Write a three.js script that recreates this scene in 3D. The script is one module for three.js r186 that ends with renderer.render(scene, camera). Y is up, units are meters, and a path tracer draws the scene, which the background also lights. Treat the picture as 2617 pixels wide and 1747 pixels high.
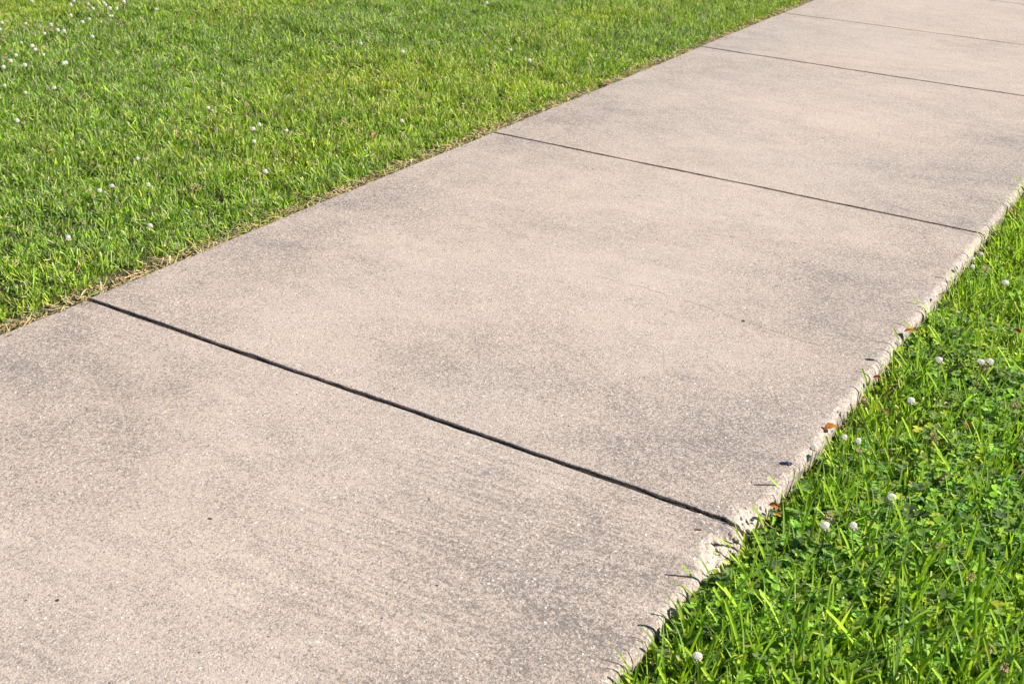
import * as THREE from 'three';
import { Sky } from 'three/addons/objects/Sky.js';
import { mergeGeometries } from 'three/addons/utils/BufferGeometryUtils.js';

// ---------------------------------------------------------------- camera, sky, sun, exposure
const scene = new THREE.Scene();
const camera = new THREE.PerspectiveCamera(31.37, 1024 / 683, 0.05, 400);
camera.position.set(2.0364, 1.0935, 1.578);
camera.rotation.order = 'YXZ';
camera.rotation.set(-0.45044, 0.5441, 0.03393);
camera.focus = 2.5; camera.userData.fStop = 16;

const SUN_AZ = 38 * Math.PI / 180, SUN_EL = 35 * Math.PI / 180;   // azimuth from +x towards -z
const sunDir = new THREE.Vector3(Math.cos(SUN_AZ) * Math.cos(SUN_EL), Math.sin(SUN_EL), -Math.sin(SUN_AZ) * Math.cos(SUN_EL));
const sky = new Sky();
sky.name = 'sky';
sky.userData = { kind: 'structure', label: 'clear blue sky over the lawn', category: 'sky' };
sky.scale.setScalar(300);
const su = sky.material.uniforms;
su.sunPosition.value.copy(sunDir);
su.turbidity.value = 4; su.rayleigh.value = 0.7; su.mieCoefficient.value = 0.004;
if (su.cloudCoverage) su.cloudCoverage.value = 0;
scene.add(sky);
scene.environmentIntensity = 0.1;

const sun = new THREE.DirectionalLight(new THREE.Color(1, 0.915, 0.79), 4.6);
sun.position.copy(sunDir).multiplyScalar(20);
sun.target.position.set(0, 0, -1.5);
sun.castShadow = true;
sun.shadow.mapSize.set(4096, 4096);
const sc = sun.shadow.camera;
sc.left = -7; sc.right = 7; sc.top = 7; sc.bottom = -7; sc.near = 1; sc.far = 50; sc.updateProjectionMatrix();
scene.add(sun, sun.target);

const renderer = new THREE.WebGLRenderer({ antialias: true });
renderer.setSize(1024, 683);
renderer.shadowMap.enabled = true;
renderer.toneMapping = THREE.LinearToneMapping;
renderer.toneMappingExposure = 2.0;

// ---------------------------------------------------------------- helpers
function rng(seed) {
  let a = seed >>> 0;
  return () => { a = (a + 0x6D2B79F5) | 0; let t = Math.imul(a ^ (a >>> 15), 1 | a); t = (t + Math.imul(t ^ (t >>> 7), 61 | t)) ^ t; return ((t ^ (t >>> 14)) >>> 0) / 4294967296; };
}
function hash(x, y, s) {
  let h = (Math.imul(x, 374761393) + Math.imul(y, 668265263) + Math.imul(s, 974634777)) | 0;
  h = Math.imul(h ^ (h >>> 13), 1274126177); h ^= h >>> 16;
  return (h >>> 0) / 4294967296;
}
function vn(x, y, s) {
  const xi = Math.floor(x), yi = Math.floor(y); let fx = x - xi, fy = y - yi;
  fx = fx * fx * (3 - 2 * fx); fy = fy * fy * (3 - 2 * fy);
  const a = hash(xi, yi, s), b = hash(xi + 1, yi, s), c = hash(xi, yi + 1, s), d = hash(xi + 1, yi + 1, s);
  return a + (b - a) * fx + (c - a) * fy + (a - b - c + d) * fx * fy;
}
const fbm = (x, y, s, o = 3) => { let v = 0, a = 0.5, n = 0; for (let i = 0; i < o; i++) { v += a * vn(x, y, s + i); n += a; x *= 2.03; y *= 2.03; a *= 0.5; } return v / n; };
const clamp = (v, a = 0, b = 1) => v < a ? a : v > b ? b : v;
const smooth = (a, b, v) => { const t = clamp((v - a) / (b - a)); return t * t * (3 - 2 * t); };
const lerp = (a, b, t) => a + (b - a) * t;
const srgb = (l) => 255 * (l <= 0.0031308 ? 12.92 * l : 1.055 * Math.pow(l, 1 / 2.4) - 0.055);
const taken = {};
function numbered(name) { const n = taken[name] = (taken[name] ?? -1) + 1; return n ? name + '_' + String(n).padStart(3, '0') : name; }
function shade(o) { o.traverse((m) => { if (m.isMesh) { m.castShadow = true; m.receiveShadow = true; } }); return o; }
function tag(o, name, label, category, group, kind) {
  o.name = numbered(name); o.userData = { label, category };
  if (group) o.userData.group = group;
  if (kind) o.userData.kind = kind;
  scene.add(shade(o)); return o;
}
function part(parent, name, geometry, material) { const m = new THREE.Mesh(geometry, material); m.name = name; parent.add(m); return m; }
function geom(p, idx, c, uv) {
  const g = new THREE.BufferGeometry();
  g.setAttribute('position', new THREE.Float32BufferAttribute(p, 3));
  if (c) g.setAttribute('color', new THREE.Float32BufferAttribute(c, 3));
  if (uv) g.setAttribute('uv', new THREE.Float32BufferAttribute(uv, 2));
  g.setIndex(idx); g.computeVertexNormals(); return g;
}

// ---------------------------------------------------------------- the ground
const W = 1.524;                       // the path is five feet wide, its edge towards the lawn at x = 0
const groundY = (x, z) => {
  const n = (fbm(x * 2.2, z * 2.2, 71) - 0.5) * 0.022 + (vn(x * 14, z * 14, 75) - 0.5) * 0.008;
  if (x < 0.02) return -0.016 + n * smooth(0.02, 0.25, -x) + 0.004 * smooth(0.05, 0.3, -x);
  if (x > W - 0.02) return -0.048 + n * 0.8 + 0.01 * smooth(0.05, 0.5, x - W);
  return -0.12;
};
{
  const xs = [], zs = [];
  for (const v of [-120, -60, -30, -16, -10, -7]) xs.push(v);
  for (let v = -5; v < -0.3; v += 0.1) xs.push(v);
  for (let v = -0.3; v <= 0.0101; v += 0.02) xs.push(v);
  xs.push(0.03, 0.4, 0.8, 1.2, W - 0.03);
  for (let v = W - 0.01; v < W + 0.7; v += 0.02) xs.push(v);
  for (let v = W + 0.7; v < 5; v += 0.1) xs.push(v);
  for (const v of [5.5, 7, 10, 16, 30, 60, 120]) xs.push(v);
  for (const v of [-120, -60, -30, -16, -11]) zs.push(v);
  for (let v = -8; v < 3; v += 0.05) zs.push(v);
  for (const v of [3.2, 5, 8, 14, 30, 60, 120]) zs.push(v);
  const p = [], c = [], uv = [], idx = [], nx = xs.length;
  for (const z of zs) for (const x of xs) {
    p.push(x, groundY(x, z), z); uv.push(x, z);
    const near = 1 - smooth(0.02, 0.12, Math.max(-x, x - W)) , t = clamp(fbm(x * 5, z * 5, 31) * 1.6 - 0.3);
    const soil = [0.085, 0.056, 0.036], thatch = [lerp(0.05, 0.12, t), lerp(0.07, 0.12, t), lerp(0.018, 0.04, t)];
    for (let k = 0; k < 3; k++) c.push(lerp(thatch[k], soil[k], near * 0.8));
  }
  for (let j = 0; j + 1 < zs.length; j++) for (let i = 0; i + 1 < nx; i++) { const a = j * nx + i; idx.push(a, a + nx, a + 1, a + 1, a + nx, a + nx + 1); }
  const N = 512, d = new Uint8Array(N * N * 4), b = new Uint8Array(N * N * 4);
  for (let y = 0; y < N; y++) for (let x = 0; x < N; x++) {
    const o = (y * N + x) * 4, v = 0.5 * hash(x >> 1, y >> 1, 5) + 0.3 * hash(x >> 2, y >> 2, 6) + 0.2 * hash(x >> 4, y >> 4, 8);
    d[o] = 150 + 105 * v; d[o + 1] = 150 + 100 * v; d[o + 2] = 145 + 95 * v; d[o + 3] = 255;
    b[o] = b[o + 1] = b[o + 2] = 255 * (0.4 * hash(x >> 2, y >> 2, 9) + 0.6 * v); b[o + 3] = 255;
  }
  const tex = (a, s) => { const t = new THREE.DataTexture(a, N, N); t.wrapS = t.wrapT = THREE.RepeatWrapping; t.magFilter = THREE.LinearFilter; t.repeat.set(1.7, 1.7); if (s) t.colorSpace = THREE.SRGBColorSpace; t.needsUpdate = true; return t; };
  const ground = new THREE.Mesh(geom(p, idx, c, uv), new THREE.MeshStandardMaterial({ name: 'soil and thatch', vertexColors: true, map: tex(d, true), bumpMap: tex(b), bumpScale: 0.006, roughness: 1 }));
  tag(ground, 'ground', 'brown soil and thatch under the lawn and clover', 'ground', null, 'structure');
}

// ---------------------------------------------------------------- the concrete path
const JOINTS = [3.24, 1.62, 0, -1.6206, -3.2412, -4.2092, -5.2893, -6.91, -8.53, -10.15, -11.77];
const GAPS = [0.008, 0.008, 0.008, 0.0062, 0.005, 0.0042, 0.006, 0.006, 0.006, 0.006, 0.006];
const LIFT = [0, 0, 0.0025, 0.0035, 0.005, 0.0055, 0.006, 0.006, 0.006, 0.006];
const STAINS = [[0.2,0.23,1],[0.4,0.24,1],[0.42,0.12,1],[0.49,0.37,0.9],[0.39,0.46,0.7],[0.33,0.36,0.7],[1.29,0.32,1],[1.39,0.34,1],[1.47,0.37,0.9],[1.39,0.5,0.8],[1.17,0.22,0.7],[1.28,0.2,0.8],[1.37,0.26,0.8],[0.16,-0.52,1.3],[0.21,-0.26,1.1],[0.29,-0.48,0.9],[0.76,-0.24,0.6],[0.98,-0.28,0.7],[1.23,-0.13,1],[1.32,-0.2,1],[1.38,-0.33,0.8],[1.42,-0.13,0.8],[1.32,-0.86,0.8],[1.29,-1.08,0.8],[1.43,-1.25,0.6],[1.51,-0.59,0.6],[0.15,-1.05,0.8],[0.25,-1.54,0.7],[0.08,-0.86,0.9],[0.27,-0.1,0.7],[0.13,-2.09,0.9],[0.36,-1.99,0.7],[1.32,-2.1,0.8],[1.37,-2.53,0.8],[1.45,-1.85,0.9],[1.18,-1.99,0.7],[0.19,-1.86,0.8],[0.19,-3.61,0.8],[0.31,-3.96,0.5],[0.97,-4.04,0.6],[0.22,-2.9,0.6],[0.12,-2.55,0.5],[0.81,0.17,0.3],[0.56,-0.36,0.3]];
const WORN = [[0.8,0.5],[0.95,0.55],[0.75,0.75],[1.0,0.75],[0.9,0.35],[0.9,1.0],[0.6,-0.8],[0.7,-1.2],[0.9,-0.95],[0.95,-0.55],[0.45,-0.75],[0.7,-2.2],[0.9,-2.4],[0.6,-2.7],[0.75,-3.7],[0.9,-4.7]];
const CRACKS = [[[0.812,-0.761],[0.956,-0.77],[1.103,-0.756],[1.222,-0.734],[1.319,-0.723],[1.411,-0.707]],[[1.255,-1.703],[1.35,-1.665],[1.468,-1.607],[1.518,-1.585]],[[1.458,-2.12],[1.538,-2.081]]];
const MARKS = [[1.238,-0.409,0.014,0.62],[0.066,0.248,0.012,0.4],[0.662,-1.346,0.004,0.3],[1.1,0.1,0.005,0.4],[1.25,-1.7,0.03,0.6],[1.0,-1.2,0.006,0.4]];

// how far the right-hand edge stands out, and where its corner has broken away
const edgeOut = (z) => 0.008 + (fbm(z * 3.1, 3.7, 12) - 0.5) * 0.008 + (vn(z * 30, 1.2, 14) - 0.5) * 0.005 + (vn(z * 95, 4.2, 15) - 0.5) * 0.004 - 0.013 * smooth(0.05, 0.2, z) * (1 - smooth(0.5, 0.9, z));
function chipDepth(x, z) {
  const dx = (x - (W + 0.012)) / 0.05, wob = (fbm(x * 40, z * 40, 44) - 0.5) * 0.9;
  const a = (z + 0.035) / 0.075, b = (z - 0.085) / 0.085;
  const h = Math.max(0, 1 - Math.hypot(dx, a) + wob * 0.5), k = Math.max(0, 1 - Math.hypot(dx * 0.95, b) + wob * 0.5);
  return Math.max(smooth(0, 0.75, h) * 0.013, smooth(0, 0.8, k) * 0.016);
}

function slabTextures(z0, z1, N, seed, detailed, broomed) {
  z0 += 0.03; z1 -= 0.03;                            // the ends of the sheet go down over the slab's end faces
  const SX = W + 0.06, SZ = z0 - z1, x0 = -0.02, d = new Uint8Array(N * N * 4), b = new Uint8Array(N * N * 4);
  const mine = STAINS.filter((s) => s[1] < z0 + 0.3 && s[1] > z1 - 0.3);
  const K = 2048 / N, out = new Float32Array(N * N * 3), hgt = new Float32Array(N * N);
  // coarse fields on a small grid, then read bilinearly
  const M = 192, co = new Float32Array((M + 2) * (M + 2)), wm = new Float32Array((M + 2) * (M + 2)), br = new Float32Array((M + 2) * (M + 2));
  for (let j = 0; j <= M + 1; j++) for (let i = 0; i <= M + 1; i++) {
    const x = x0 + SX * i / M, z = z0 - SZ * j / M;
    const wx = x + (fbm(x * 7, z * 7, 21) - 0.5) * 0.16, wz = z + (fbm(x * 7 + 9, z * 7, 25) - 0.5) * 0.16;
    let s = 0;
    for (const [sx, sz, a] of mine) { const r2 = ((wx - sx) ** 2 + (wz - sz) ** 2) / 0.024; if (r2 < 9) s = Math.max(s, a * Math.exp(-r2)) + 0.18 * a * Math.exp(-r2); }
    s = s * 0.46 * (0.1 + 1.6 * fbm(x * 11, z * 19, 29, 4));
    let worn = 0; for (const [sx, sz] of WORN) worn = Math.max(worn, Math.exp(-((wx - sx) ** 2 + (wz - sz) ** 2) / 0.05));
    s -= 0.22 * worn * (0.3 + 1.2 * fbm(x * 9, z * 14, 53));
    s += (fbm(x * 2.2 + 4, z * 3.6, 33, 5) - 0.47) * 0.9 + (fbm(x * 15, z * 26, 37, 4) - 0.5) * 0.75;
    s += 0.75 * (1 - smooth(0.05, 0.3, x + 0.25 * (fbm(x * 5, z * 5, 41) - 0.5))) * (fbm(x * 13, z * 9, 42) - 0.12) + 0.7 * smooth(W - 0.32, W - 0.06, x + 0.3 * (fbm(x * 5, z * 5, 45) - 0.5)) * (fbm(x * 13, z * 9, 43) - 0.12);
    co[j * (M + 2) + i] = s;
    wm[j * (M + 2) + i] = fbm(x * 2.1 + 7, z * 2.1, 47);
    br[j * (M + 2) + i] = smooth(0.45, 0.75, fbm(x * 2.6, z * 2.6 + 3, 51));
  }
  const rd = (f, u, v) => { const a = u * M, c = v * M, i = a | 0, j = c | 0, p = a - i, q = c - j, k = j * (M + 2) + i; return (f[k] * (1 - p) + f[k + 1] * p) * (1 - q) + (f[k + M + 2] * (1 - p) + f[k + M + 3] * p) * q; };
  const warm = [0.57, 0.469, 0.385], pale = [0.53, 0.45, 0.384], grey = [0.162, 0.141, 0.13];
  for (let j = 0; j < N; j++) for (let i = 0; i < N; i++) {
    const u = i / N, v = j / N, x = x0 + SX * u, z = z0 - SZ * v, o = j * N + i, a = i * K | 0, c = j * K | 0;
    const g1 = hash(a, c, seed) - 0.5, g2 = vn(a * 0.55, c * 0.55, seed + 1) - 0.5, g4 = vn(a * 0.21, c * 0.21, seed + 2) - 0.5;
    const broom = (vn(x * 14, (z + x * 0.05 + 0.006 * vn(x * 3, z * 5, seed + 6)) * 210, seed + 3) - 0.5) * (rd(br, u, v) * 0.8 + 0.12) * broomed;
    const s = rd(co, u, v) * (0.8 + g4 * 0.8);
    let t = clamp(s * 0.5 + 0.28 + g1 * 0.85 + g2 * 1.15 + g4 * 0.42 + broom * 0.45);
    const w = clamp(rd(wm, u, v) * 2.2 - 0.6), n = 1 + g2 * 0.14 + g1 * 0.12;
    const ch = detailed ? chipDepth(x, z) : 0, fresh = clamp(ch * 130 + g4 * 0.6, 0, 1) * (ch > 0.001 ? 1 : 0);
    for (let k = 0; k < 3; k++) {
      let q = lerp(lerp(pale[k], warm[k], w), grey[k], t) * n;
      if (fresh) q = lerp(q, [0.46, 0.39, 0.33][k] * (1 + g4 * 0.9 + g2 * 0.5), fresh * 0.75);
      out[o * 3 + k] = q;
    }
    hgt[o] = 0.5 + g2 * 0.5 + g4 * 0.12 + g1 * 0.3 + broom * 0.5;
  }
  const px = SX / N, r = rng(seed * 7 + 3);
  const dot = (x, z, rad, sq, an, col, up) => {
    const ci = (x - x0) / px, cj = (z0 - z) / (SZ / N), R = Math.max(0.7, rad / px), n = Math.ceil(R) + 1, ca = Math.cos(an), sa = Math.sin(an);
    for (let dj = -n; dj <= n; dj++) for (let di = -n; di <= n; di++) {
      const i = Math.round(ci) + di, j = Math.round(cj) + dj; if (i < 0 || j < 0 || i >= N || j >= N) continue;
      const ex = i - ci, ey = j - cj, a = ex * ca + ey * sa, b2 = (-ex * sa + ey * ca) * sq, m = clamp(R + 0.6 - Math.hypot(a, b2) * (1 + 0.25 * (hash(i, j, 3) - 0.5))) * (col[3] ?? 1);
      if (m > 0) { const o = j * N + i; for (let k = 0; k < 3; k++) out[o * 3 + k] = lerp(out[o * 3 + k], col[k], m); hgt[o] += m * up; }
    }
  };
  const area = SX * SZ;
  for (let n = 0; n < 17000 * area; n++) {      // sand and quartz grains in the worn face
    const x = x0 + r() * SX, z = z0 - r() * SZ, worn = fbm(x * 4.5, z * 4.5, 57), q = r();
    if (worn + r() * 0.3 < 0.5) continue;
    const l = 0.5 + r() * 0.32;
    if (q < 0.62) dot(x, z, 0.0005 + r() * r() * 0.0016, 1 + r(), r() * 3.1, [l, l * 0.95, l * 0.88, 0.85], 0.25);
    else if (q < 0.8) dot(x, z, 0.0007 + r() * 0.0012, 1 + r(), r() * 3.1, [0.4, 0.28, 0.18, 0.6], 0.1);
    else dot(x, z, 0.0006 + r() * 0.0011, 1.3, r() * 3.1, [0.13, 0.115, 0.105, 0.75], -0.35);
  }
  for (let n = 0; n < 140 * area; n++) dot(x0 + r() * SX, z0 - r() * SZ, 0.0014 + r() * r() * 0.0024, 1.2 + r(), r() * 3.1, [0.64, 0.6, 0.54, 0.9], 0.3);
  for (let n = 0; n < 45 * area; n++) dot(x0 + r() * SX, z0 - r() * SZ, 0.0012 + r() * 0.0015, 1.2 + r(), r() * 3.1, [0.06, 0.05, 0.045, 0.9], -0.6);   // pinholes
  for (let n = 0; n < 14 * area; n++) dot(x0 + r() * SX, z0 - r() * SZ, 0.0015 + r() * 0.0015, 1.2 + r(), r() * 3.1, [0.5, 0.24, 0.12, 0.8], 0);
  for (const [x, z, rad, k] of MARKS) if (z < z0 && z > z1) for (let n = 0; n < 40; n++) { const a = r() * 6.28, q = rad * Math.sqrt(r()); dot(x + q * Math.cos(a) * 1.3, z + q * Math.sin(a), 0.0024, 1, 0, [0.2, 0.19, 0.2, 0.35 * k + 0.1], 0); }
  for (const line of CRACKS) for (let s = 0; s + 1 < line.length; s++) for (let n = 0; n < 90; n++) {
    const q = n / 90, x = lerp(line[s][0], line[s + 1][0], q), z = lerp(line[s][1], line[s + 1][1], q) + (vn(x * 60, 2, 9) - 0.5) * 0.008;
    if (z < z0 && z > z1 && vn(x * 25, 8, 4) > 0.3) dot(x, z, 0.001, 1, 0, [0.15, 0.13, 0.12, 0.6], -0.4);
  }
  for (let o = 0; o < N * N; o++) {
    for (let k = 0; k < 3; k++) d[o * 4 + k] = clamp(srgb(clamp(out[o * 3 + k], 0.02, 0.9)), 0, 255);
    const h = clamp(hgt[o]) * 255; b[o * 4] = b[o * 4 + 1] = b[o * 4 + 2] = h; d[o * 4 + 3] = b[o * 4 + 3] = 255;
  }
  const t = new THREE.DataTexture(d, N, N), h = new THREE.DataTexture(b, N, N);
  for (const m of [t, h]) { m.magFilter = THREE.LinearFilter; m.wrapS = m.wrapT = THREE.ClampToEdgeWrapping; m.needsUpdate = true; }
  t.colorSpace = THREE.SRGBColorSpace;
  return [t, h];
}

function slabGeometry(z0, z1, fine, lift) {          // z0 nearer end, z1 farther end
  const DEEP = 0.13, xs = [], zs = [];               // [position 0..1 or metres, kind]
  // stations across: distance in from the left edge, and drop below the top
  const RL = 0.007, RR = 0.017, RE = 0.0025;
  const across = [];
  across.push([0, DEEP]);
  for (let k = 0; k <= 4; k++) { const a = k / 4 * Math.PI / 2; across.push([RL * (1 - Math.cos(a)), RL * (1 - Math.sin(a))]); }
  const nMid = fine ? 60 : 14;
  for (let k = 1; k < nMid; k++) across.push([lerp(RL, W - 0.1, k / nMid), 0]);
  const nR = fine ? 20 : 6;
  for (let k = 0; k <= nR; k++) across.push([lerp(W - 0.1, W - RR, k / nR), 0]);
  const nB = fine ? 9 : 5;
  for (let k = 1; k <= nB; k++) { const a = k / nB * Math.PI / 2; across.push([W - RR + RR * Math.sin(a), RR * (1 - Math.cos(a))]); }
  for (const q of fine ? [0.03, 0.037, 0.045, 0.055, DEEP] : [0.04, DEEP]) across.push([W, q]);
  const L = z0 - z1, along = [[0, DEEP]];
  for (let k = 0; k <= 4; k++) { const a = k / 4 * Math.PI / 2; along.push([RE * (1 - Math.cos(a)), RE * (1 - Math.sin(a))]); }
  const nL = Math.round(L / (fine ? 0.0045 : 0.08));
  for (let k = 1; k < nL; k++) along.push([lerp(RE, L - RE, k / nL), 0]);
  for (let k = 4; k >= 0; k--) { const a = k / 4 * Math.PI / 2; along.push([L - RE * (1 - Math.cos(a)), RE * (1 - Math.sin(a))]); }
  along.push([L, DEEP]);
  const p = [], uv = [], idx = [], nx = across.length;
  for (const [dz, dropZ] of along) for (const [dx, dropX] of across) {
    let z = z0 - dz, x = dx;
    const side = smooth(W - 0.1, W, dx), drop = Math.min(DEEP, Math.max(dropX, dropZ) + 0.3 * Math.min(dropX, dropZ, 0.01));
    let y = lift - drop;
    y += (fbm(x * 2.3, z * 2.3, 81) - 0.5) * 0.005 * (1 - 0.7 * smooth(0.04, 0.1, drop));
    x += side * edgeOut(z) + (1 - smooth(0, 0.1, dx)) * ((fbm(z * 4, 9.1, 83) - 0.5) * 0.008);
    if (fine) {
      const c = chipDepth(x, z);
      y -= c * clamp(1 - drop / 0.03) + (c > 0.001 ? (vn(x * 210, z * 210, 86) - 0.5) * 0.006 : 0);
      if (drop > 0.001 && dropX > 0.001 && dx > 1) { x += (fbm(z * 90, drop * 120, 87) - 0.5) * 0.0035; y += (vn(z * 160, drop * 300, 88) - 0.5) * 0.0015; }
      if (dz < 0.03 || L - dz < 0.03) z += (fbm(x * 17, 0.5 + z0, 89) - 0.5) * 0.004 + (vn(x * 140, z0, 90) - 0.5) * 0.0028;
    }
    p.push(x, y, z);
    uv.push((x + 0.02 + (dx > 1 ? dropX * 0.3 : 0)) / (W + 0.06), clamp((z0 + 0.03 - z - (dz < L / 2 ? 0.6 : -0.6) * Math.min(0.045, Math.max(0, dropZ - RE * 0.5))) / (L + 0.06), 0.0005, 0.9995));
  }
  for (let j = 0; j + 1 < along.length; j++) for (let i = 0; i + 1 < nx; i++) { const a = j * nx + i; idx.push(a, a + 1, a + nx, a + 1, a + nx + 1, a + nx); }
  return geom(p, idx, null, uv);
}

const path = new THREE.Group();
const slabs = [];
{
  const cache = {};
  for (let s = 0; s + 1 < JOINTS.length; s++) {
    const z0 = JOINTS[s] - GAPS[s] / 2, z1 = JOINTS[s + 1] + GAPS[s + 1] / 2;
    const N = s >= 1 && s <= 3 ? 2048 : 1024, key = s < 7 && s > 0 ? s : 7;
    const maps = cache[key] ?? (cache[key] = slabTextures(z0, z1, N, 100 + s * 13, s === 1 || s === 2, s === 1 ? 1 : 0.35));
    const mat = new THREE.MeshStandardMaterial({ name: 'worn broomed concrete', map: maps[0], bumpMap: maps[1], bumpScale: 0.001, roughness: 0.92 });
    slabs.push(part(path, s ? 'slab_' + String(s).padStart(3, '0') : 'slab', slabGeometry(z0, z1, s >= 1 && s <= 4, LIFT[s]), mat));
  }
  // stones laid bare where the corner at the joint has broken away
  const r = rng(5), stoneMat = [[0.6, 0.54, 0.47], [0.45, 0.38, 0.32], [0.68, 0.65, 0.6], [0.28, 0.24, 0.22]].map((c) => new THREE.MeshStandardMaterial({ name: 'aggregate', color: new THREE.Color(...c), roughness: 0.8 }));
  const stoneGeo = [0, 1, 2].map((v) => { const g = new THREE.IcosahedronGeometry(1, 1), a = g.attributes.position; for (let i = 0; i < a.count; i++) { const x = a.getX(i), y = a.getY(i), z = a.getZ(i), k = 0.72 + 0.5 * vn(x * 1.6 + 5 + v * 7, y * 1.6 + z * 2.1 + 9, 91); a.setXYZ(i, x * k, y * k, z * k); } g.computeVertexNormals(); return g; });
  let n = 0;
  for (let t = 0; t < 900 && n < 44; t++) {
    const x = W - 0.05 + r() * 0.07, z = -0.11 + r() * 0.27; if (Math.abs(z) < 0.012) continue;
    const c = chipDepth(x, z); if (c < 0.004 || x > W + edgeOut(z) - 0.004) continue;
    const round = Math.max(0, x - (W + edgeOut(z) - 0.017)), drop = round * round / 0.05;
    const m = part(slabs[z > 0 ? 1 : 2], n ? 'aggregate_stone_' + String(n).padStart(3, '0') : 'aggregate_stone', stoneGeo[n % 3], stoneMat[r() < 0.45 ? 0 : r() < 0.5 ? 1 : r() < 0.8 ? 2 : 3]);
    const q = 0.0018 + r() * r() * 0.0042; m.scale.set(q * (0.8 + r() * 0.7), q * 0.7, q); m.rotation.set(r() * 0.8, r() * 6, r() * 0.8);
    m.position.set(x, (z > 0 ? 0 : 0.0025) - c - drop - 0.0006, z); n++;
  }
  const fill = new THREE.MeshStandardMaterial({ name: 'dirt and shade in the joints', color: new THREE.Color(0.06, 0.05, 0.038), roughness: 1 });
  for (let s = 1; s < JOINTS.length - 1; s++) {  // dirt wedge, its dark colour and slope also standing in for the joint's shade
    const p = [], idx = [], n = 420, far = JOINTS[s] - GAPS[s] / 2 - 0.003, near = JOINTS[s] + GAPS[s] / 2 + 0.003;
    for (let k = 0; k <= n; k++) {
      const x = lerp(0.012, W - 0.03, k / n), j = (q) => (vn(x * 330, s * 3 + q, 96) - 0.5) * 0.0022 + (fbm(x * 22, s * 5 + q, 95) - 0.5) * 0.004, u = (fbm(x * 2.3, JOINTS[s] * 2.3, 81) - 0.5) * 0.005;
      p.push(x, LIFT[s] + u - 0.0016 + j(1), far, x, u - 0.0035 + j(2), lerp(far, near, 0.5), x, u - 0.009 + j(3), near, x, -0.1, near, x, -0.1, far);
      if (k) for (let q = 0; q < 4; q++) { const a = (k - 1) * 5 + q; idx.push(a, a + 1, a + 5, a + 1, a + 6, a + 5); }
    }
    part(path, s > 1 ? 'joint_dirt_shade_' + String(s - 1).padStart(3, '0') : 'joint_dirt_shade', geom(p, idx), fill);
  }
  tag(path, 'pavement_path', 'worn beige concrete slab path crossing between lawn and clover', 'path', null, 'structure');
}

// ---------------------------------------------------------------- plants: materials and small geometries
const leafMat = (name, tr, coat, cr) => new THREE.MeshPhysicalMaterial({ name, vertexColors: true, roughness: 1, transmission: tr, thickness: 0, clearcoat: coat, clearcoatRoughness: cr, specularIntensity: 0.6, side: THREE.DoubleSide });
const grassMat = leafMat('grass blade', 0.4, 0.1, 0.25), cloverMat = leafMat('clover leaf', 0.5, 0.12, 0.3), strawMat = leafMat('dry straw', 0.2, 0.1, 0.5);
const dryLeafMat = leafMat('dry leaf', 0.35, 0.12, 0.5);
const C = { green: [0.235, 0.385, 0.026], fresh: [0.345, 0.515, 0.026], yellow: [0.48, 0.59, 0.036], deep: [0.105, 0.195, 0.024], straw: [0.66, 0.6, 0.33], tan: [0.38, 0.32, 0.14], blue: [0.17, 0.29, 0.07] };
const mixc = (a, b, t) => a.map((v, i) => lerp(v, b[i], t));

// one blade into the arrays: a curved, folded strip; tip 'cut' by the mower or pointed
function blade(A, bx, by, bz, len, wid, dir, lean, curl, twist, col, tip, cut, segs = 3, fold = 0) {
  const cd = Math.cos(dir), sd = Math.sin(dir), n0 = A.p.length / 3;
  let x = bx, y = by, z = bz, a = lean; const cols = fold ? 3 : 2;
  for (let k = 0; k <= segs; k++) {
    const t = k / segs, w = wid * (cut ? (t < 0.3 ? 0.75 + 0.8 * t : 1 - 0.35 * (t - 0.3)) : (t < 0.35 ? 0.75 + 0.7 * t : Math.max(0.04, 1 - Math.pow((t - 0.35) / 0.65, 1.5)))) / 2;
    const tw = dir + Math.PI / 2 + twist * (0.4 + t), wx = Math.cos(tw) * w, wz = Math.sin(tw) * w, up = Math.sin(twist * 2) * w * 0.5;
    const c = k === segs ? tip : col;
    A.p.push(x - wx, y - up, z - wz); A.c.push(...c);
    if (fold) { A.p.push(x + cd * fold * w, y - fold * w * Math.sin(a), z + sd * fold * w); A.c.push(...c.map((v) => v * 1.12)); }
    A.p.push(x + wx, y + up, z + wz); A.c.push(...c);
    const st = len / segs;
    if (k < segs) { a += curl / segs; x += Math.sin(a) * st * cd; z += Math.sin(a) * st * sd; y += Math.cos(a) * st; }
  }
  for (let k = 0; k < segs; k++) for (let q = 0; q < cols - 1; q++) { const i = n0 + k * cols + q; A.i.push(i, i + 1, i + cols, i + 1, i + cols + 1, i + cols); }
}
const arrays = () => ({ p: [], c: [], i: [] });
const done = (A) => geom(A.p, A.i, A.c);

function lawnTuft(seed, n, spread, hgt, wid, flat) {
  const r = rng(seed), A = arrays();
  for (let k = 0; k < n; k++) {
    const a = r() * 6.283, q = spread * Math.sqrt(r()), h = hgt * (0.5 + 0.75 * r()), u = r();
    let col = u < 0.36 ? C.green : u < 0.66 ? C.fresh : u < 0.84 ? C.yellow : u < 0.955 ? C.deep : u < 0.965 ? C.tan : C.straw;
    col = mixc(col, r() < 0.5 ? C.fresh : C.green, u < 0.955 ? r() * 0.4 : 0).map((v) => v * (0.8 + 0.4 * r()));
    const cut = r() < 0.62, tip = cut && r() < 0.5 ? mixc(col, C.straw, 0.9) : col;
    blade(A, Math.cos(a) * q, -0.004, Math.sin(a) * q, h, wid * (0.55 + 0.8 * r()), r() * 6.283, (flat ? 0.7 : 0.08) + r() * (flat ? 0.7 : 0.55), (r() - 0.25) * 1.1, (r() - 0.5) * 1.6, col, tip, cut);
  }
  return done(A);
}
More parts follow.
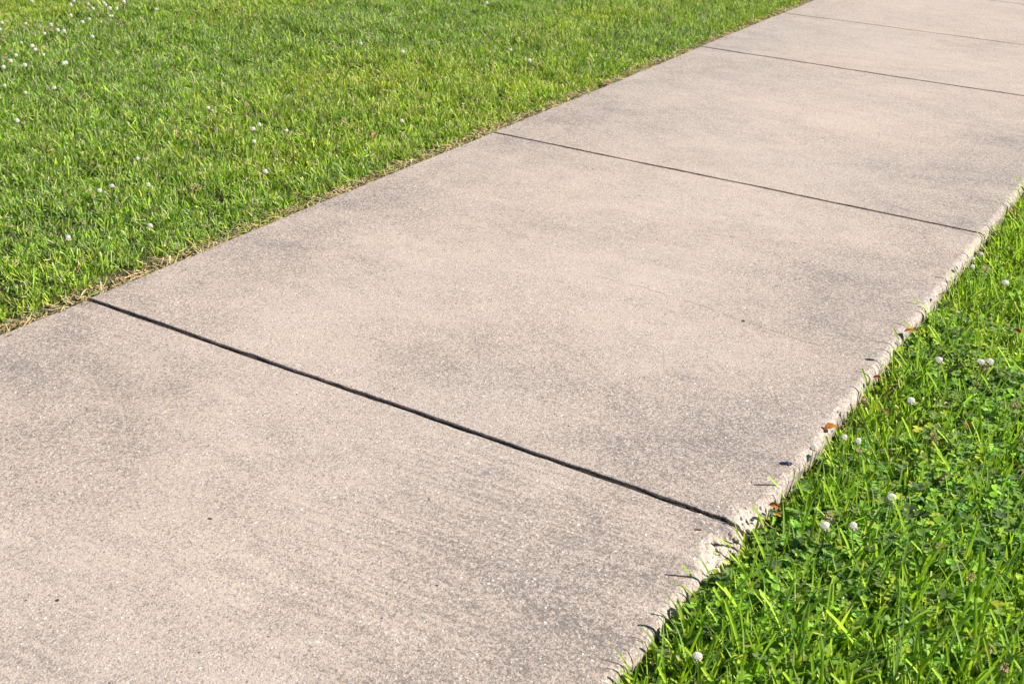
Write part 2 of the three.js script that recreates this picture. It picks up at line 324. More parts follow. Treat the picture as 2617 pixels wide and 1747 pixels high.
const dummy = new THREE.Object3D(), tint = new THREE.Color();
function scatter(parent, name, geometries, material, spots) {
  const per = geometries.map(() => []);
  spots.forEach((s) => per[s.v % geometries.length].push(s));
  geometries.forEach((g, v) => {
    if (!per[v].length) return;
    const m = new THREE.InstancedMesh(g, material, per[v].length); m.name = v ? name + '_' + String(v).padStart(3, '0') : name;
    per[v].forEach((s, i) => {
      dummy.position.set(s.x, s.y, s.z); dummy.rotation.set(s.rx ?? 0, s.ry, s.rz ?? 0, 'YXZ'); dummy.scale.set(s.s, s.sy ?? s.s, s.s); dummy.updateMatrix();
      m.setMatrixAt(i, dummy.matrix); m.setColorAt(i, tint.setRGB(...s.c));
    });
    m.userData.kind = 'stuff'; parent.add(m);
  });
}
const camX = camera.position.x, camZ = camera.position.z;

// ---------------------------------------------------------------- the mown lawn beyond the path's left edge
{
  const r = rng(11), spots = [], far = [];
  for (let n = 0; n < 92000; n++) {
    const x = -6.2 * r(), z = -6.9 + 8.4 * r();
    const dist = Math.hypot(x - camX, z - camZ); if (dist > 7.6) continue;
    const d = -x - 0.012 - 0.035 * fbm(z * 6, 1, 103) ; if (d < 0) continue;
    if (d < 0.05 && r() > 0.25 + d * 14) continue;
    const clump = fbm(x * 5.5, z * 5.5, 107), big = fbm(x * 1.5, z * 1.5, 111), sh = smooth(-0.02, 0.09, d);
    if (r() > 0.55 + clump * 0.8) continue;
    const yel = clamp((big - 0.45) * 2.2 + (1 - smooth(0, 0.07, d)) * 0.6), k = 0.62 + 0.75 * r();
    const s = (0.55 + 0.9 * clump) * lerp(0.5, 1, sh);
    spots.push({ v: Math.floor(r() * 12), x, y: groundY(x, z), z, ry: r() * 6.283, rx: (r() - 0.5) * 0.5, rz: (r() - 0.5) * 0.5, s: lerp(0.85, 1.1, r()), sy: s, c: [k * lerp(0.84, 1.2, yel), k * lerp(0.93, 1.12, yel), k * lerp(1.05, 0.85, yel)] });
  }
  for (let n = 0; n < 30000; n++) {
    const x = -0.05 - 13 * r(), z = -15 + 19 * r(), dist = Math.hypot(x - camX, z - camZ); if (dist <= 7.6 || dist > 15) continue;
    const k = 0.85 + 0.3 * r(); far.push({ v: Math.floor(r() * 12), x, y: groundY(x, z), z, ry: r() * 6.283, s: 1.9, sy: 1, c: [k, k, k] });
  }
  const tufts = []; for (let v = 0; v < 12; v++) tufts.push(lawnTuft(300 + v, 19, 0.03, 0.036, 0.0033, v > 9));
  const lawn = new THREE.Group();
  scatter(lawn, 'grass_tuft', tufts, grassMat, spots.concat(far));
  tag(lawn, 'lawn_grass', 'short mown green grass with pale cut tips beside the path', 'grass', null, 'stuff');

  // coarser, longer blades standing out of the lawn
  const coarse = [], cg = [];
  for (let v = 0; v < 8; v++) {
    const A = arrays(), q = rng(500 + v), n = 2 + Math.floor(q() * 3);
    for (let k = 0; k < n; k++) { const col = mixc([C.fresh, C.blue, C.yellow, C.green][Math.floor(q() * 4)], C.green, q() * 0.5); blade(A, (q() - 0.5) * 0.01, -0.004, (q() - 0.5) * 0.01, 0.045 + 0.035 * q(), 0.004 + 0.0025 * q(), q() * 6.283, 0.15 + q() * 0.6, q() * 0.9, (q() - 0.5), col, q() < 0.4 ? C.straw : col, q() < 0.6, 4, 0.35); }
    cg.push(done(A));
  }
  for (let n = 0; n < 9000; n++) {
    const x = -0.05 - 5 * r(), z = -6.5 + 8 * r(); if (Math.hypot(x - camX, z - camZ) > 7.4) continue;
    if (fbm(x * 3, z * 3, 121) + r() * 0.5 < 0.62) continue;
    const k = 0.85 + 0.35 * r(); coarse.push({ v: Math.floor(r() * 8), x, y: groundY(x, z), z, ry: r() * 6.283, s: 0.8 + 0.35 * r(), c: [k, k, k] });
  }
  const tall = new THREE.Group(); scatter(tall, 'broad_blades', cg, grassMat, coarse);
  tag(tall, 'coarse_grass', 'coarser broad grass blades standing out of the mown lawn', 'grass', null, 'stuff');

  // straw clippings: thick along the edge of the path, thin over the lawn
  const sg = [], straw = [];
  for (let v = 0; v < 8; v++) { const A = arrays(), q = rng(700 + v); for (let k = 0; k < 3; k++) { const col = mixc(C.straw, C.tan, q()).map((m) => m * (0.75 + 0.5 * q())); blade(A, (q() - 0.5) * 0.03, 0.003 + q() * 0.006, (q() - 0.5) * 0.03, 0.016 + 0.026 * q(), 0.0016 + 0.0016 * q(), q() * 6.283, 1.25 + q() * 0.4, (q() - 0.5) * 1.2, (q() - 0.5) * 2, col, col, true, 3); } sg.push(done(A)); }
  for (let n = 0; n < 4200; n++) {
    const z = -7 + 8.5 * r(), x = 0.002 - 0.055 * Math.pow(r(), 1.3); if (fbm(z * 5, 2, 131) < 0.12 + r() * 0.2) continue;
    const k = 0.65 + 0.55 * r(); straw.push({ v: Math.floor(r() * 8), x, y: groundY(Math.min(x, -0.005), z) + 0.002 + r() * 0.006, z, ry: r() * 6.283, rx: (r() - 0.5) * 0.5, s: 0.6 + 0.5 * r(), c: [k, k * 0.95, k * 0.86] });
  }
  for (let n = 0; n < 9000; n++) {
    const x = -0.06 - 5 * r(), z = -6.5 + 8 * r(); if (Math.hypot(x - camX, z - camZ) > 7.4) continue;
    if (r() < 0.6) continue;
    const k = 0.7 + 0.5 * r(); straw.push({ v: Math.floor(r() * 8), x, y: groundY(x, z) + 0.008 + r() * 0.022, z, ry: r() * 6.283, rx: (r() - 0.5) * 1.6, rz: (r() - 0.5) * 1.6, s: 0.45 + 0.5 * r(), c: [k, k, k * 0.95] });
  }
  for (let n = 0; n < 9000; n++) {
    const x = -0.06 - 5 * r(), z = -6.5 + 8 * r(); if (Math.hypot(x - camX, z - camZ) > 7.4) continue;
    if (r() < 0.35) continue;
    const k = 0.95 + 0.3 * r(); straw.push({ v: Math.floor(r() * 8), x, y: groundY(x, z) + 0.022 + r() * 0.016, z, ry: r() * 6.283, rx: (r() - 0.5) * 2.4, rz: (r() - 0.5) * 2.4, s: 0.35 + 0.35 * r(), c: [k, k, k * 0.95] });
  }
  const st = new THREE.Group(); scatter(st, 'straw', sg, strawMat, straw);
  tag(st, 'dry_clippings', 'dry tan grass clippings lying along the lawn edge of the path', 'clippings', null, 'stuff');
}

// ---------------------------------------------------------------- the clover bed on the other side
function leaflet(A, ox, oy, oz, dir, len, wid, rise, fold, col, mark) {
  const cd = Math.cos(dir), sd = Math.sin(dir), n0 = A.p.length / 3, cr = Math.cos(rise), sr = Math.sin(rise);
  const prof = [[0, 0.04], [0.25, 0.34], [0.55, 0.5], [0.82, 0.44], [0.97, 0.22]];
  for (const [t, w] of prof) for (const s of [-1, 0, 1]) {
    const l = t * len * (s === 0 && t > 0.9 ? 0.95 : 1), ww = s * w * wid, lift = Math.abs(s) * w * wid * fold - t * t * len * 0.16;
    A.p.push(ox + cd * (l * cr) - sd * ww, oy + l * sr + lift, oz + sd * (l * cr) + cd * ww);
    A.c.push(...(mark && t > 0.2 && t < 0.6 && s ? mixc(col, [0.24, 0.38, 0.15], 0.4) : col));
  }
  for (let k = 0; k < 4; k++) for (let q = 0; q < 2; q++) { const i = n0 + k * 3 + q; A.i.push(i, i + 1, i + 3, i + 1, i + 4, i + 3); }
}
function cloverSprig(seed, n, spread, hgt) {
  const r = rng(seed), A = arrays();
  for (let k = 0; k < n; k++) {
    const a = r() * 6.283, q = spread * Math.sqrt(r()), h = hgt * (0.35 + 0.75 * r()), x = Math.cos(a) * q, z = Math.sin(a) * q, ld = r() * 6.283, le = r() * 0.4;
    const u = r(), col = (u < 0.5 ? C.green : u < 0.66 ? C.fresh : u < 0.7 ? C.yellow : u < 0.85 ? C.deep : C.blue).map((v, i) => v * (0.75 + 0.4 * r()) * (i === 2 ? 1.2 : 1));
    blade(A, x, -0.004, z, h * 1.05, 0.0013, ld, le, 0.1, 0, C.fresh, C.fresh, true, 2);
    const tx = x + Math.sin(le + 0.05) * h * Math.cos(ld), tz = z + Math.sin(le + 0.05) * h * Math.sin(ld), ty = Math.cos(le) * h;
    const turn = r() * 6.283, L = 0.0072 + 0.005 * r(), tiltA = r() * 6.283, tilt = r() * 1.0, mark = r() < 0.45, up = 0.05 + r() * 0.45, fold = 0.1 + r() * 0.5;
    for (let j = 0; j < 3; j++) { const d = turn + j * 2.094 + (r() - 0.5) * 0.2; leaflet(A, tx, ty, tz, d, L * (0.92 + 0.16 * r()), L * 0.98, up + tilt * Math.cos(d - tiltA), fold, col, mark); }
  }
  return done(A);
}
{
  const r = rng(23), leaves = [], grass = [];
  const sprigs = []; for (let v = 0; v < 10; v++) sprigs.push(cloverSprig(900 + v, 6, 0.03, 0.04));
  for (let n = 0; n < 30000; n++) {
    const x = W + 0.012 + 3.4 * r() * r(), z = -6.8 + 8.6 * r();
    const d = x - W - edgeOut(z) - 0.016; if (d < 0) continue;
    const near = Math.hypot(x - camX, z - camZ) < 3.4; if (!near && r() < 0.35) continue;
    const f = fbm(x * 4, z * 4, 141); if (f * 1.6 - 0.3 + r() * 0.5 < 0.78) continue;
    const k = 0.9 + 0.7 * r(), yel = clamp((fbm(x * 6, z * 6, 145) - 0.4) * 2);
    leaves.push({ v: Math.floor(r() * 10), x, y: groundY(x, z), z, ry: r() * 6.283, rx: (r() - 0.5) * 0.35, rz: (r() - 0.5) * 0.35, s: 0.85 + 0.35 * r(), sy: (0.6 + 0.55 * r()) * lerp(0.7, 1, smooth(0, 0.05, d)), c: [k * lerp(0.86, 1.06, yel), k, k * lerp(1.1, 0.9, yel)] });
  }
  const bed = new THREE.Group(); scatter(bed, 'clover_leaves', sprigs, cloverMat, leaves);
  tag(bed, 'clover_bed', 'dense bed of three-part clover leaves along the broken path edge', 'clover', null, 'stuff');

  const gs = [];
  for (let v = 0; v < 12; v++) {
    const A = arrays(), q = rng(1200 + v), n = 3 + Math.floor(q() * 3);
    for (let k = 0; k < n; k++) {
      const u = q(), col = mixc(u < 0.4 ? C.fresh : u < 0.5 ? C.blue : u < 0.76 ? C.yellow : u < 0.88 ? C.deep : C.green, C.green, q() * 0.3), cut = q() < 0.45;
      blade(A, (q() - 0.5) * 0.022, -0.004, (q() - 0.5) * 0.022, 0.034 + 0.05 * q() * (0.4 + q()), 0.0034 + 0.005 * q() * q(), q() * 6.283, 0.12 + q() * 0.85, q() * 0.8 - 0.1, (q() - 0.5), col, cut && q() < 0.4 ? C.straw : col, cut, 4, 0.4);
    }
    gs.push(done(A));
  }
  for (let n = 0; n < 74000; n++) {
    const x = W + 0.014 + 3.4 * r() * r(), z = -6.8 + 8.6 * r();
    const d = x - W - edgeOut(z) - 0.004; if (d < 0) continue;
    const front = smooth(-0.1, 0.5, z + (x - W) * 0.8), f = fbm(x * 3.4 + 2, z * 3.4, 151); if (f + r() * 0.6 + front * 0.2 < 0.6 - 0.2 * smooth(1.2, 2.2, -z)) continue;
    const k = 0.75 + 0.6 * r(); if (d < 0.03 && r() < 0.45) continue;
    const sz = (0.75 + 0.4 * r()) * (1 + 0.25 * front); grass.push({ v: Math.floor(r() * 12), x, y: groundY(x, z), z, ry: r() * 6.283, rx: (r() - 0.5) * 0.3, rz: (r() - 0.5) * 0.3, s: sz, sy: sz * lerp(0.62, 1, smooth(0, 0.05, d)), c: [k * 1.12, k * 1.12, k] });
  }
  const gg = new THREE.Group(); scatter(gg, 'grass_blades', gs, grassMat, grass);
  tag(gg, 'verge_grass', 'long green grass blades growing up through the clover bed', 'grass', null, 'stuff');

  const sg = [], dead = [];
  for (let v = 0; v < 6; v++) { const A = arrays(), q = rng(1500 + v); for (let k = 0; k < 3; k++) { const col = mixc(C.straw, [0.2, 0.11, 0.06], q() * 0.9); blade(A, (q() - 0.5) * 0.03, 0.004 + q() * 0.01, (q() - 0.5) * 0.03, 0.015 + 0.03 * q(), 0.002 + 0.003 * q(), q() * 6.283, 1.1 + q() * 0.6, (q() - 0.5) * 1.6, (q() - 0.5) * 2, col, col, true, 3); } sg.push(done(A)); }
  for (let n = 0; n < 4200; n++) { const x = W + 0.02 + 2.5 * r() * r(), z = -6 + 7.5 * r(), k = 0.6 + 0.6 * r(); dead.push({ v: Math.floor(r() * 6), x, y: groundY(x, z) + 0.002 + r() * 0.02, z, ry: r() * 6.283, rx: (r() - 0.5), rz: (r() - 0.5), s: 0.5 + 0.5 * r(), c: [k, k * 0.95, k * 0.9] }); }
  const dl = new THREE.Group(); scatter(dl, 'dead_blade', sg, strawMat, dead);
  tag(dl, 'dead_grass', 'dead brown and straw coloured bits lying under the clover', 'dead grass', null, 'stuff');
}

// ---------------------------------------------------------------- clover flowers, each on its own stem
const whiteMat = leafMat('white petals', 0.7, 0, 0.5), brownMat = leafMat('withered petals', 0.2, 0, 0.5), stemMat = leafMat('flower stem', 0.2, 0.1, 0.5);
function floret(A, x, y, z, dx, dy, dz, len, wid, col, r) {
  const d = new THREE.Vector3(dx, dy, dz).normalize(), a = new THREE.Vector3(0.3, 1, 0.2).cross(d).normalize(), b = d.clone().cross(a), n0 = A.p.length / 3;
  const put = (t, s, q, c) => { A.p.push(x + d.x * t + a.x * s + b.x * q, y + d.y * t + a.y * s + b.y * q, z + d.z * t + a.z * s + b.z * q); A.c.push(...c); };
  put(0, 0, 0, col.map((v) => v * 0.95)); for (const [s, q] of [[1, 0], [0, 0.7], [-1, 0], [0, -0.7]]) put(len * 0.6, s * wid, q * wid, col); put(len, 0, wid * 0.3 * r, col);
  for (let k = 0; k < 4; k++) { const m = (k + 1) % 4; A.i.push(n0, n0 + 1 + m, n0 + 1 + k, n0 + 5, n0 + 1 + k, n0 + 1 + m); }
}
function makeFlower(seed, dry) {
  const r = rng(seed), g = new THREE.Group(), H = 0.045, top = arrays(), low = arrays(), stem = arrays(), R = dry ? 0.0065 : 0.0066;
  const n = dry ? 38 : 54;
  for (let k = 0; k < n; k++) {
    const u = 1 - (k + 0.5) / n * (dry ? 1.75 : 1.55), a = k * 2.39996, s = Math.sqrt(Math.max(0, 1 - u * u)), droop = u < -0.05 || (dry && u < 0.75);
    const dx = Math.cos(a) * s + (r() - 0.5) * 0.3, dz = Math.sin(a) * s + (r() - 0.5) * 0.3, dy = droop ? u - 0.5 - (dry ? 0.5 : 0) : u + 0.35;
    const w = dry ? mixc([0.5, 0.3, 0.15], [0.7, 0.56, 0.36], r()) : droop ? mixc([0.6, 0.48, 0.34], [0.85, 0.8, 0.68], r()) : mixc([0.9, 0.88, 0.8], [0.88, 0.83, 0.76], r());
    const f = dry ? 0.5 : 0.7;
    if (!dry && !droop) continue;
    floret(droop ? low : top, dx * R * f, H + u * R * f, dz * R * f, dx, dy, dz, R * (dry ? 0.85 : 0.6) * (0.85 + 0.3 * r()), R * (dry ? 0.18 : 0.33), w, r() - 0.5);
  }
  if (!dry) {                                        // the close-packed florets of the head: one knobbly ball
    const ball = new THREE.SphereGeometry(1, 26, 18), a = ball.attributes.position, n0 = top.p.length / 3, dirs = [];
    for (let k = 0; k < 46; k++) { const u = 1 - (k + 0.5) / 46 * 2, q = k * 2.39996, m = Math.sqrt(1 - u * u); dirs.push([Math.cos(q) * m, u, Math.sin(q) * m]); }
    for (let i = 0; i < a.count; i++) {
      const x = a.getX(i), y = a.getY(i), z = a.getZ(i); let best = -1, id = 0;
      dirs.forEach((d, k) => { const m = d[0] * x + d[1] * y + d[2] * z; if (m > best) { best = m; id = k; } });
      const e = Math.acos(Math.min(1, best)) / 0.3, rad = R * (1.04 - 0.22 * e * e) * (0.94 + 0.12 * hash(id, seed, 7)), c = 0.95 + 0.06 * hash(id, seed, 9);
      top.p.push(x * rad, H + y * rad * 0.74 + R * 0.34, z * rad); top.c.push(0.95 * c, 0.94 * c, 0.89 * c);
    }
    for (let i = 0; i < ball.index.count; i++) top.i.push(n0 + ball.index.getX(i));
  }
  const bend = (r() - 0.5) * 0.012;
  const curve = new THREE.CatmullRomCurve3([new THREE.Vector3(bend, 0, -bend), new THREE.Vector3(bend * 0.6, H * 0.5, -bend * 0.4), new THREE.Vector3(0, H, 0)]);
  const sg = new THREE.TubeGeometry(curve, 5, 0.0008, 5); sg.deleteAttribute('uv'); sg.setAttribute('color', new THREE.Float32BufferAttribute(new Float32Array(sg.attributes.position.count * 3).map((_, i) => [0.16, 0.22, 0.06][i % 3]), 3));
  part(g, 'stem', sg, stemMat);
  if (top.p.length) part(g, 'flower_head', done(top), dry ? brownMat : whiteMat);
  if (low.p.length) part(g, 'withered_petals', done(low), brownMat);
  return g;
}
const whites = [1, 2, 3, 4].map((k) => makeFlower(2000 + k, false)), dries = [1, 2, 3].map((k) => makeFlower(2100 + k, true));
const fr = rng(77);
function flower(protos, name, category, label, group, x, z, headY, size = 1, lean = 0.25) {
  const o = protos[Math.floor(fr() * protos.length)].clone(), raise = x > 1 ? 0.013 : 0.006, k0 = raise / (1.0935 - headY);
  x += (2.0364 - x) * k0; z += (1.578 - z) * k0; headY += raise;
  const y = groundY(x, z);
  size *= 0.84; const a = fr() * 6.283, q = lean * fr();
  o.scale.set(size, Math.max(0.45, (headY - y) / 0.045), size);
  o.rotation.set(Math.cos(a) * q, fr() * 6.283, Math.sin(a) * q);
  // keep the head a ball whatever the length of the stem
  const wide = 0.85 + 0.25 * fr(), tall = 0.75 + 0.35 * fr();
  for (const c of o.children) if (c.name !== 'stem') { const k = size / o.scale.y * tall; c.scale.set(wide, k, wide * (0.9 + 0.2 * fr())); c.position.y = 0.045 * (1 - k); }
  o.position.set(x, y - 0.002, z);
  return tag(o, name, label, category, group);
}
const LAWN = [[-1.159,-0.719],[-0.454,-0.475],[-0.388,-0.541],[-0.581,-0.675],[-0.447,-0.424],[-0.224,-0.82],[-0.534,-1.095],[-0.437,-0.99],[-0.437,-1.144],[-0.541,-1.142],[-0.818,-1.191],[-1.539,-0.989],[-1.404,-0.944],[-1.386,-1.05],[-1.028,-2.25],[-0.81,-2.237],[-0.514,-2.553],[-0.36,-2.426],[-0.231,-1.441],[-1.129,-3.312],[-0.245,-0.151],[-0.156,-0.338]];
for (const [x, z] of LAWN) flower(whites, 'clover_flower', 'flower', 'lone white clover flower standing in the mown lawn away from the flower patch', 'lone clover flowers in the mown lawn', x, z, 0.038, 1 + 0.3 * fr());
const PATCH = [[-2.402,-2.157],[-2.362,-2.146],[-2.301,-2.096],[-2.336,-2.054],[-2.261,-2.108],[-2.286,-1.877],[-2.173,-1.881],[-2.151,-1.827],[-2.437,-2.115],[-2.544,-2.103],[-2.674,-1.987],[-2.386,-1.624],[-2.29,-1.667],[-2.201,-1.704],[-2.096,-1.668],[-2.079,-1.672],[-2.094,-1.584],[-1.903,-1.664],[-2.276,-1.523],[-2.017,-1.416],[-1.944,-1.4],[-1.876,-1.381],[-1.803,-1.345],[-1.855,-1.27],[-1.817,-1.2],[-1.711,-1.197],[-1.743,-1.14],[-1.634,-1.321],[-1.626,-1.289],[-2.128,-2.214],[-2.473,-2.036],[-2.36,-2.231],[-2.369,-2.247],[-2.004,-1.316],[-2.154,-2.003],[-2.163,-1.984]];
for (const [x, z] of PATCH) flower(whites, 'clover_flower', 'flower', 'white clover flower among browned heads in the flower patch of the lawn', 'white flowers in the clover patch', x, z, 0.041, 1.05 + 0.35 * fr());
const DRYPATCH = [[-2.351,-1.597],[-2.271,-1.55],[-2.217,-1.539],[-2.293,-1.628],[-2.192,-1.468],[-2.13,-1.431],[-2.249,-1.626],[-2.273,-1.685],[-2.33,-1.757],[-2.189,-1.639],[-2.154,-1.659],[-2.158,-1.59],[-2.208,-1.801],[-2.056,-1.705],[-1.935,-1.456],[-1.849,-1.545],[-1.651,-1.253],[-1.888,-1.249],[-1.964,-1.33],[-1.949,-1.368],[-1.724,-1.322],[-1.697,-1.314],[-2.508,-2.134],[-2.463,-2.15],[-2.404,-2.062],[-2.315,-2.072],[-2.138,-1.965],[-2.253,-1.993],[-2.135,-1.926],[-1.975,-1.616]];
for (const [x, z] of DRYPATCH) flower(dries, 'withered_clover_head', 'flower', 'withered brown clover head in the flower patch of the lawn', 'withered heads in the clover patch', x, z, 0.034, 1 + 0.25 * fr());
for (const [x, z] of [[-1.418,-1.097],[-0.376,-1.291],[-0.3,-0.607],[-0.672,-0.602],[-0.311,-0.263],[-0.385,-0.168],[-0.513,-0.377]]) flower(dries, 'withered_clover_head', 'flower', 'lone withered brown clover head sunk in the mown lawn', 'lone withered heads in the lawn', x, z, 0.03, 0.9);
for (const [x, z, l, h] of [[1.702,-0.179],[1.638,-0.043],[1.601,0.363],[1.674,-0.079],[1.656,-1.271],[1.646,-0.74],[1.719,-0.792],[1.706,-0.783],[1.634,-0.54]]) flower(whites, 'clover_flower', 'flower', 'white clover flower standing among the broad clover leaves beside the path', 'white flowers in the clover bed', x, z, 0.024, 1.15 + 0.2 * fr());
flower(whites, 'clover_flower', 'flower', 'white clover flower leaning over the path edge near its round shadow on the slab', null, 1.545, -0.766, 0.03, 1, 0.1);
flower(whites, 'clover_flower', 'flower', 'white clover flower over the slab edge just up from the broken corner', null, 1.542, -0.256, 0.026, 1.05, 0.1);
for (const [x, z] of [[1.591,-0.334],[1.582,-0.315]]) flower(whites, 'clover_flower', 'flower', 'one of a close pair of white clover flowers beside an orange dead leaf', 'pair of clover flowers by the path edge', x, z, 0.026, 0.95);
for (const [x, z] of [[1.565,-1.418],[1.567,-1.314],[1.56,-1.348]]) flower(whites, 'clover_flower', 'flower', 'white clover flower at the grassy path edge below the second joint', 'clover flowers at the edge by the second joint', x, z, 0.024, 0.9);
flower(dries, 'withered_clover_head', 'flower', 'pale drooping clover head hanging at the slab edge', null, 1.571, -0.521, 0.018, 1.15, 0.3);
for (const [x, z] of [[1.622,-0.314],[1.709,-0.445],[1.8,-0.102],[1.87,-0.042],[1.92,0.113],[1.944,0.133],[1.637,-0.087],[1.707,-0.779],[1.591,-1.341],[1.708,-0.443],[1.8,-0.659]]) flower(dries, 'withered_clover_head', 'flower', 'withered tan clover head among the leaves of the clover bed', 'withered heads in the clover bed', x, z, 0.016, 1.1 + 0.2 * fr());

// ---------------------------------------------------------------- fallen leaves, a leaning blade, a stalk, bits on the path
function leafGeometry(seed, col, len, wid, curl) {
  const r = rng(seed), p = [], c = [], idx = [], nu = 7, nv = 5;
  for (let j = 0; j < nv; j++) for (let i = 0; i < nu; i++) {
    const u = i / (nu - 1), v = j / (nv - 1) * 2 - 1, w = Math.pow(Math.sin(Math.PI * (0.04 + 0.93 * u)), 0.75) * wid / 2 * (1 + 0.12 * (r() - 0.5));
    const a = curl * v; p.push((u - 0.5) * len, (1 - Math.cos(a)) * w / Math.max(0.2, Math.abs(curl)) + Math.sin(u * 3) * len * 0.12 + (r() - 0.5) * 0.001, Math.sin(a) / Math.max(0.3, curl) * w);
    const k = 0.75 + 0.5 * r(); c.push(col[0] * k, col[1] * k * (0.9 + 0.2 * r()), col[2] * k);
  }
  for (let j = 0; j + 1 < nv; j++) for (let i = 0; i + 1 < nu; i++) { const a = j * nu + i; idx.push(a, a + 1, a + nu, a + 1, a + nu + 1, a + nu); }
  return geom(p, idx, c);
}
const OR = [0.5, 0.19, 0.03], RD = [0.36, 0.07, 0.035], BR = [0.24, 0.12, 0.05], PK = [0.55, 0.25, 0.17];
for (const [x, z, y, col, len, label] of [
  [1.541, -0.885, -0.004, OR, 0.022, 'orange brown dead leaf standing against the slab edge under a leaning blade'],
  [1.535, -0.383, -0.006, OR, 0.02, 'orange brown dead leaf tucked against the slab edge near paired flowers'],
  [1.551, -0.408, -0.008, OR, 0.008, 'tiny orange leaf scrap beside the dead leaf at the slab edge'],
  [1.743, -0.539, -0.006, OR, 0.014, 'curled orange leaf scrap lying in the clover bed'],
  [1.732, -1.027, -0.004, RD, 0.013, 'dark red leaf scrap lying in the clover bed'],
  [1.552, -1.858, -0.006, OR, 0.014, 'orange leaf scrap in the grass at the path edge past the second joint'],
  [1.548, -0.62, 0.0, RD, 0.012, 'dark red leaf scrap leaning on the slab edge beside the clover'],
  [1.546, -1.12, 0.0, OR, 0.013, 'orange leaf scrap leaning on the slab edge in thin grass'],
  [1.596, -0.512, -0.012, BR, 0.017, 'brown dead leaf lying low among the clover'],
  [1.540, -0.088, -0.012, OR, 0.013, 'orange leaf scrap beside the broken slab corner'],
  [1.552, -0.077, -0.018, OR, 0.009, 'small orange leaf scrap lying below the scrap at the broken corner'],
  [1.814, 0.004, -0.014, PK, 0.018, 'pinkish tan dead leaf lying between grass blades in the clover'],
  [-0.574, -0.957, 0.024, RD, 0.013, 'small dark red leaf scrap caught in the mown lawn'],
  [-0.22, -1.296, 0.022, PK, 0.02, 'salmon pink leaf scrap lying on the mown lawn'],
]) {
  const g = new THREE.Mesh(leafGeometry(Math.round((x + 9) * 1000), col, len * 1.3, len * 0.95, 0.9), dryLeafMat);
  g.position.set(x, y + (x > 1 ? 0.01 : 0.004), z); g.rotation.set((fr() - 0.5) * 1.2, fr() * 6.283, (fr() - 0.5) * 1.2);
  tag(g, 'fallen_leaf', label, 'leaf');
}
function looseBlade(name, label, category, bx, by, bz, len, wid, dir, lean, curl, col, tip, group) {
  const A = arrays(); blade(A, 0, 0, 0, len, wid, dir, lean, curl, 0.3, col, tip, false, 7, 0.35);
  const m = new THREE.Mesh(done(A), name === 'dry_stalk' ? strawMat : grassMat); m.position.set(bx, by, bz);
  return tag(m, name, label, category, group);
}
looseBlade('grass_blade', 'long green grass blade leaning out over the slab above an orange leaf', 'grass blade', 1.556, -0.02, -0.925, 0.072, 0.0042, Math.PI + 0.06, 0.75, 0.55, C.fresh, C.yellow);
for (const [z, l, d] of [[-1.42, 0.05, 3.3], [-1.47, 0.055, 3.0], [-1.53, 0.05, 3.4], [-1.6, 0.06, 3.2], [-1.66, 0.05, 2.9], [-1.74, 0.055, 3.3], [-1.82, 0.05, 3.1], [-1.9, 0.06, 3.3], [-1.97, 0.05, 3.0], [-2.05, 0.055, 3.2]])
  looseBlade('grass_blade', 'thin green blade bending over the slab edge near the second joint', 'grass blade', 1.545 + 0.006 * fr(), -0.03, z, l + 0.01, 0.003, d, 0.35 + 0.2 * fr(), 0.5 + 0.4 * fr(), fr() < 0.5 ? C.fresh : C.yellow, C.yellow, 'blades bending over the edge by the second joint');
for (const [z, l, d] of [[0.14, 0.07, 3.3], [0.19, 0.075, 3.0], [0.25, 0.07, 3.4], [0.33, 0.07, 3.1], [0.4, 0.08, 3.3]])
  looseBlade('grass_blade', 'green blade bending over the slab edge in front of the broken corner', 'grass blade', 1.54 + 0.006 * fr(), -0.035, z, l, 0.0035, d, 0.25 + 0.2 * fr(), 0.6 + 0.4 * fr(), fr() < 0.5 ? C.fresh : C.green, C.yellow, 'blades bending over the edge below the broken corner');
for (const [x, z, l, w, d, lean] of [[1.747,0.217,0.061,0.008,2.83,0.15],[1.724,-0.085,0.064,0.006,2.26,0.07],[1.913,0.129,0.084,0.006,-2.87,0.06],[1.825,-0.139,0.057,0.008,-3.1,0.2],[1.849,0.016,0.061,0.005,3.06,0.39],[1.715,0.223,0.08,0.005,-0.05,0.08],[1.689,-0.069,0.046,0.006,2.99,0.67],[1.888,-0.007,0.06,0.007,-2.29,0.01],[1.861,-0.288,0.045,0.007,2.82,0.26],[1.715,0.262,0.049,0.009,2.71,0.16],[1.801,-0.003,0.04,0.006,2.83,0.45],[1.876,0.136,0.057,0.005,2.85,0.15],[1.79,0.161,0.067,0.007,-0.08,0.68],[1.837,-0.108,0.072,0.006,-0.05,1.17],[1.663,0.07,0.04,0.005,-0.47,0.44],[1.775,-0.029,0.041,0.005,-2.99,0.18],[1.816,0.189,0.076,0.006,-0.32,0.08],[1.75,0.042,0.045,0.006,1.47,1.57],[1.906,-0.243,0.18,0.005,1.42,1.57]])
  looseBlade('grass_blade', 'broad blade of coarse grass standing clear of the clover leaves beside the path', 'grass blade', x, groundY(x, z) - 0.002, z, l + 0.016, w, d, lean * 0.75, lean * 0.5, fr() < 0.4 ? C.blue : fr() < 0.5 ? C.fresh : C.yellow, fr() < 0.3 ? C.straw : C.fresh, 'broad blades in the clover bed');
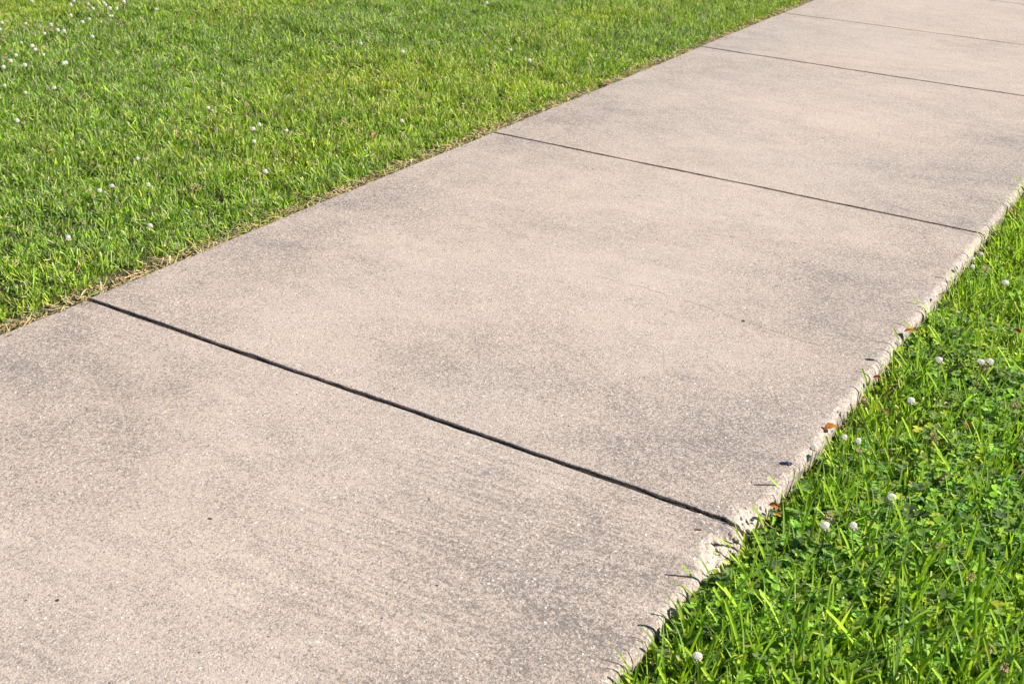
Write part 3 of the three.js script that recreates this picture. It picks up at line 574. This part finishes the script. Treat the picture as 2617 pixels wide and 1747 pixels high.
looseBlade('dry_stalk', 'curved pale straw stalk arching at the lawn edge of the path', 'straw', -0.022, -0.012, -0.414, 0.085, 0.0022, -1.35, 0.7, 1.4, [0.6, 0.5, 0.3], [0.6, 0.5, 0.3]);

const pebbleGeo = new THREE.IcosahedronGeometry(1, 1);
{ const a = pebbleGeo.attributes.position; for (let i = 0; i < a.count; i++) { const x = a.getX(i), y = a.getY(i), z = a.getZ(i), k = 0.7 + 0.5 * vn(x * 1.5 + 4, y * 1.5 + z * 2 + 8, 97); a.setXYZ(i, x * k, y * k, z * k); } pebbleGeo.computeVertexNormals(); }
for (const [x, z, sx, sz, col, name, label, lift] of [
  [1.213, -1.139, 0.0022, 0.0016, [0.04, 0.035, 0.03], 'soil_crumb', 'tiny black crumb lying alone on the middle slab', 0.0025],
  [1.222, -0.734, 0.003, 0.0025, [0.1, 0.09, 0.085], 'pebble', 'small dark pebble on the hairline crack in the slab', 0.0025],
  [1.466, 0.049, 0.0065, 0.0014, [0.06, 0.035, 0.025], 'bark_chip', 'dark brown bark sliver on the slab by the broken corner', 0],
  [0.786, 0.725, 0.0022, 0.0022, [0.05, 0.045, 0.04], 'soil_crumb', 'black crumb on the bare front slab far from the edges', 0],
  [0.818, 0.459, 0.0038, 0.0016, [0.07, 0.055, 0.05], 'bark_chip', 'dark chip lying in the middle of the front slab', 0],
  [1.524, -0.034, 0.0035, 0.003, [0.05, 0.065, 0.1], 'stone_chip', 'dark blue stone chip lodged in the broken slab corner', -0.006],
]) {
  const m = new THREE.Mesh(pebbleGeo, new THREE.MeshStandardMaterial({ name: name.replace('_', ' '), color: new THREE.Color(...col), roughness: 0.85 }));
  m.scale.set(sx, Math.min(sx, sz) * 0.8, sz); m.position.set(x, lift + (fbm(x * 2.3, z * 2.3, 81) - 0.5) * 0.005 + Math.min(sx, sz) * 0.45, z); m.rotation.y = 0.5;
  tag(m, name, label, name.includes('bark') ? 'bark' : name.includes('soil') ? 'soil' : 'stone');
}

renderer.render(scene, camera);
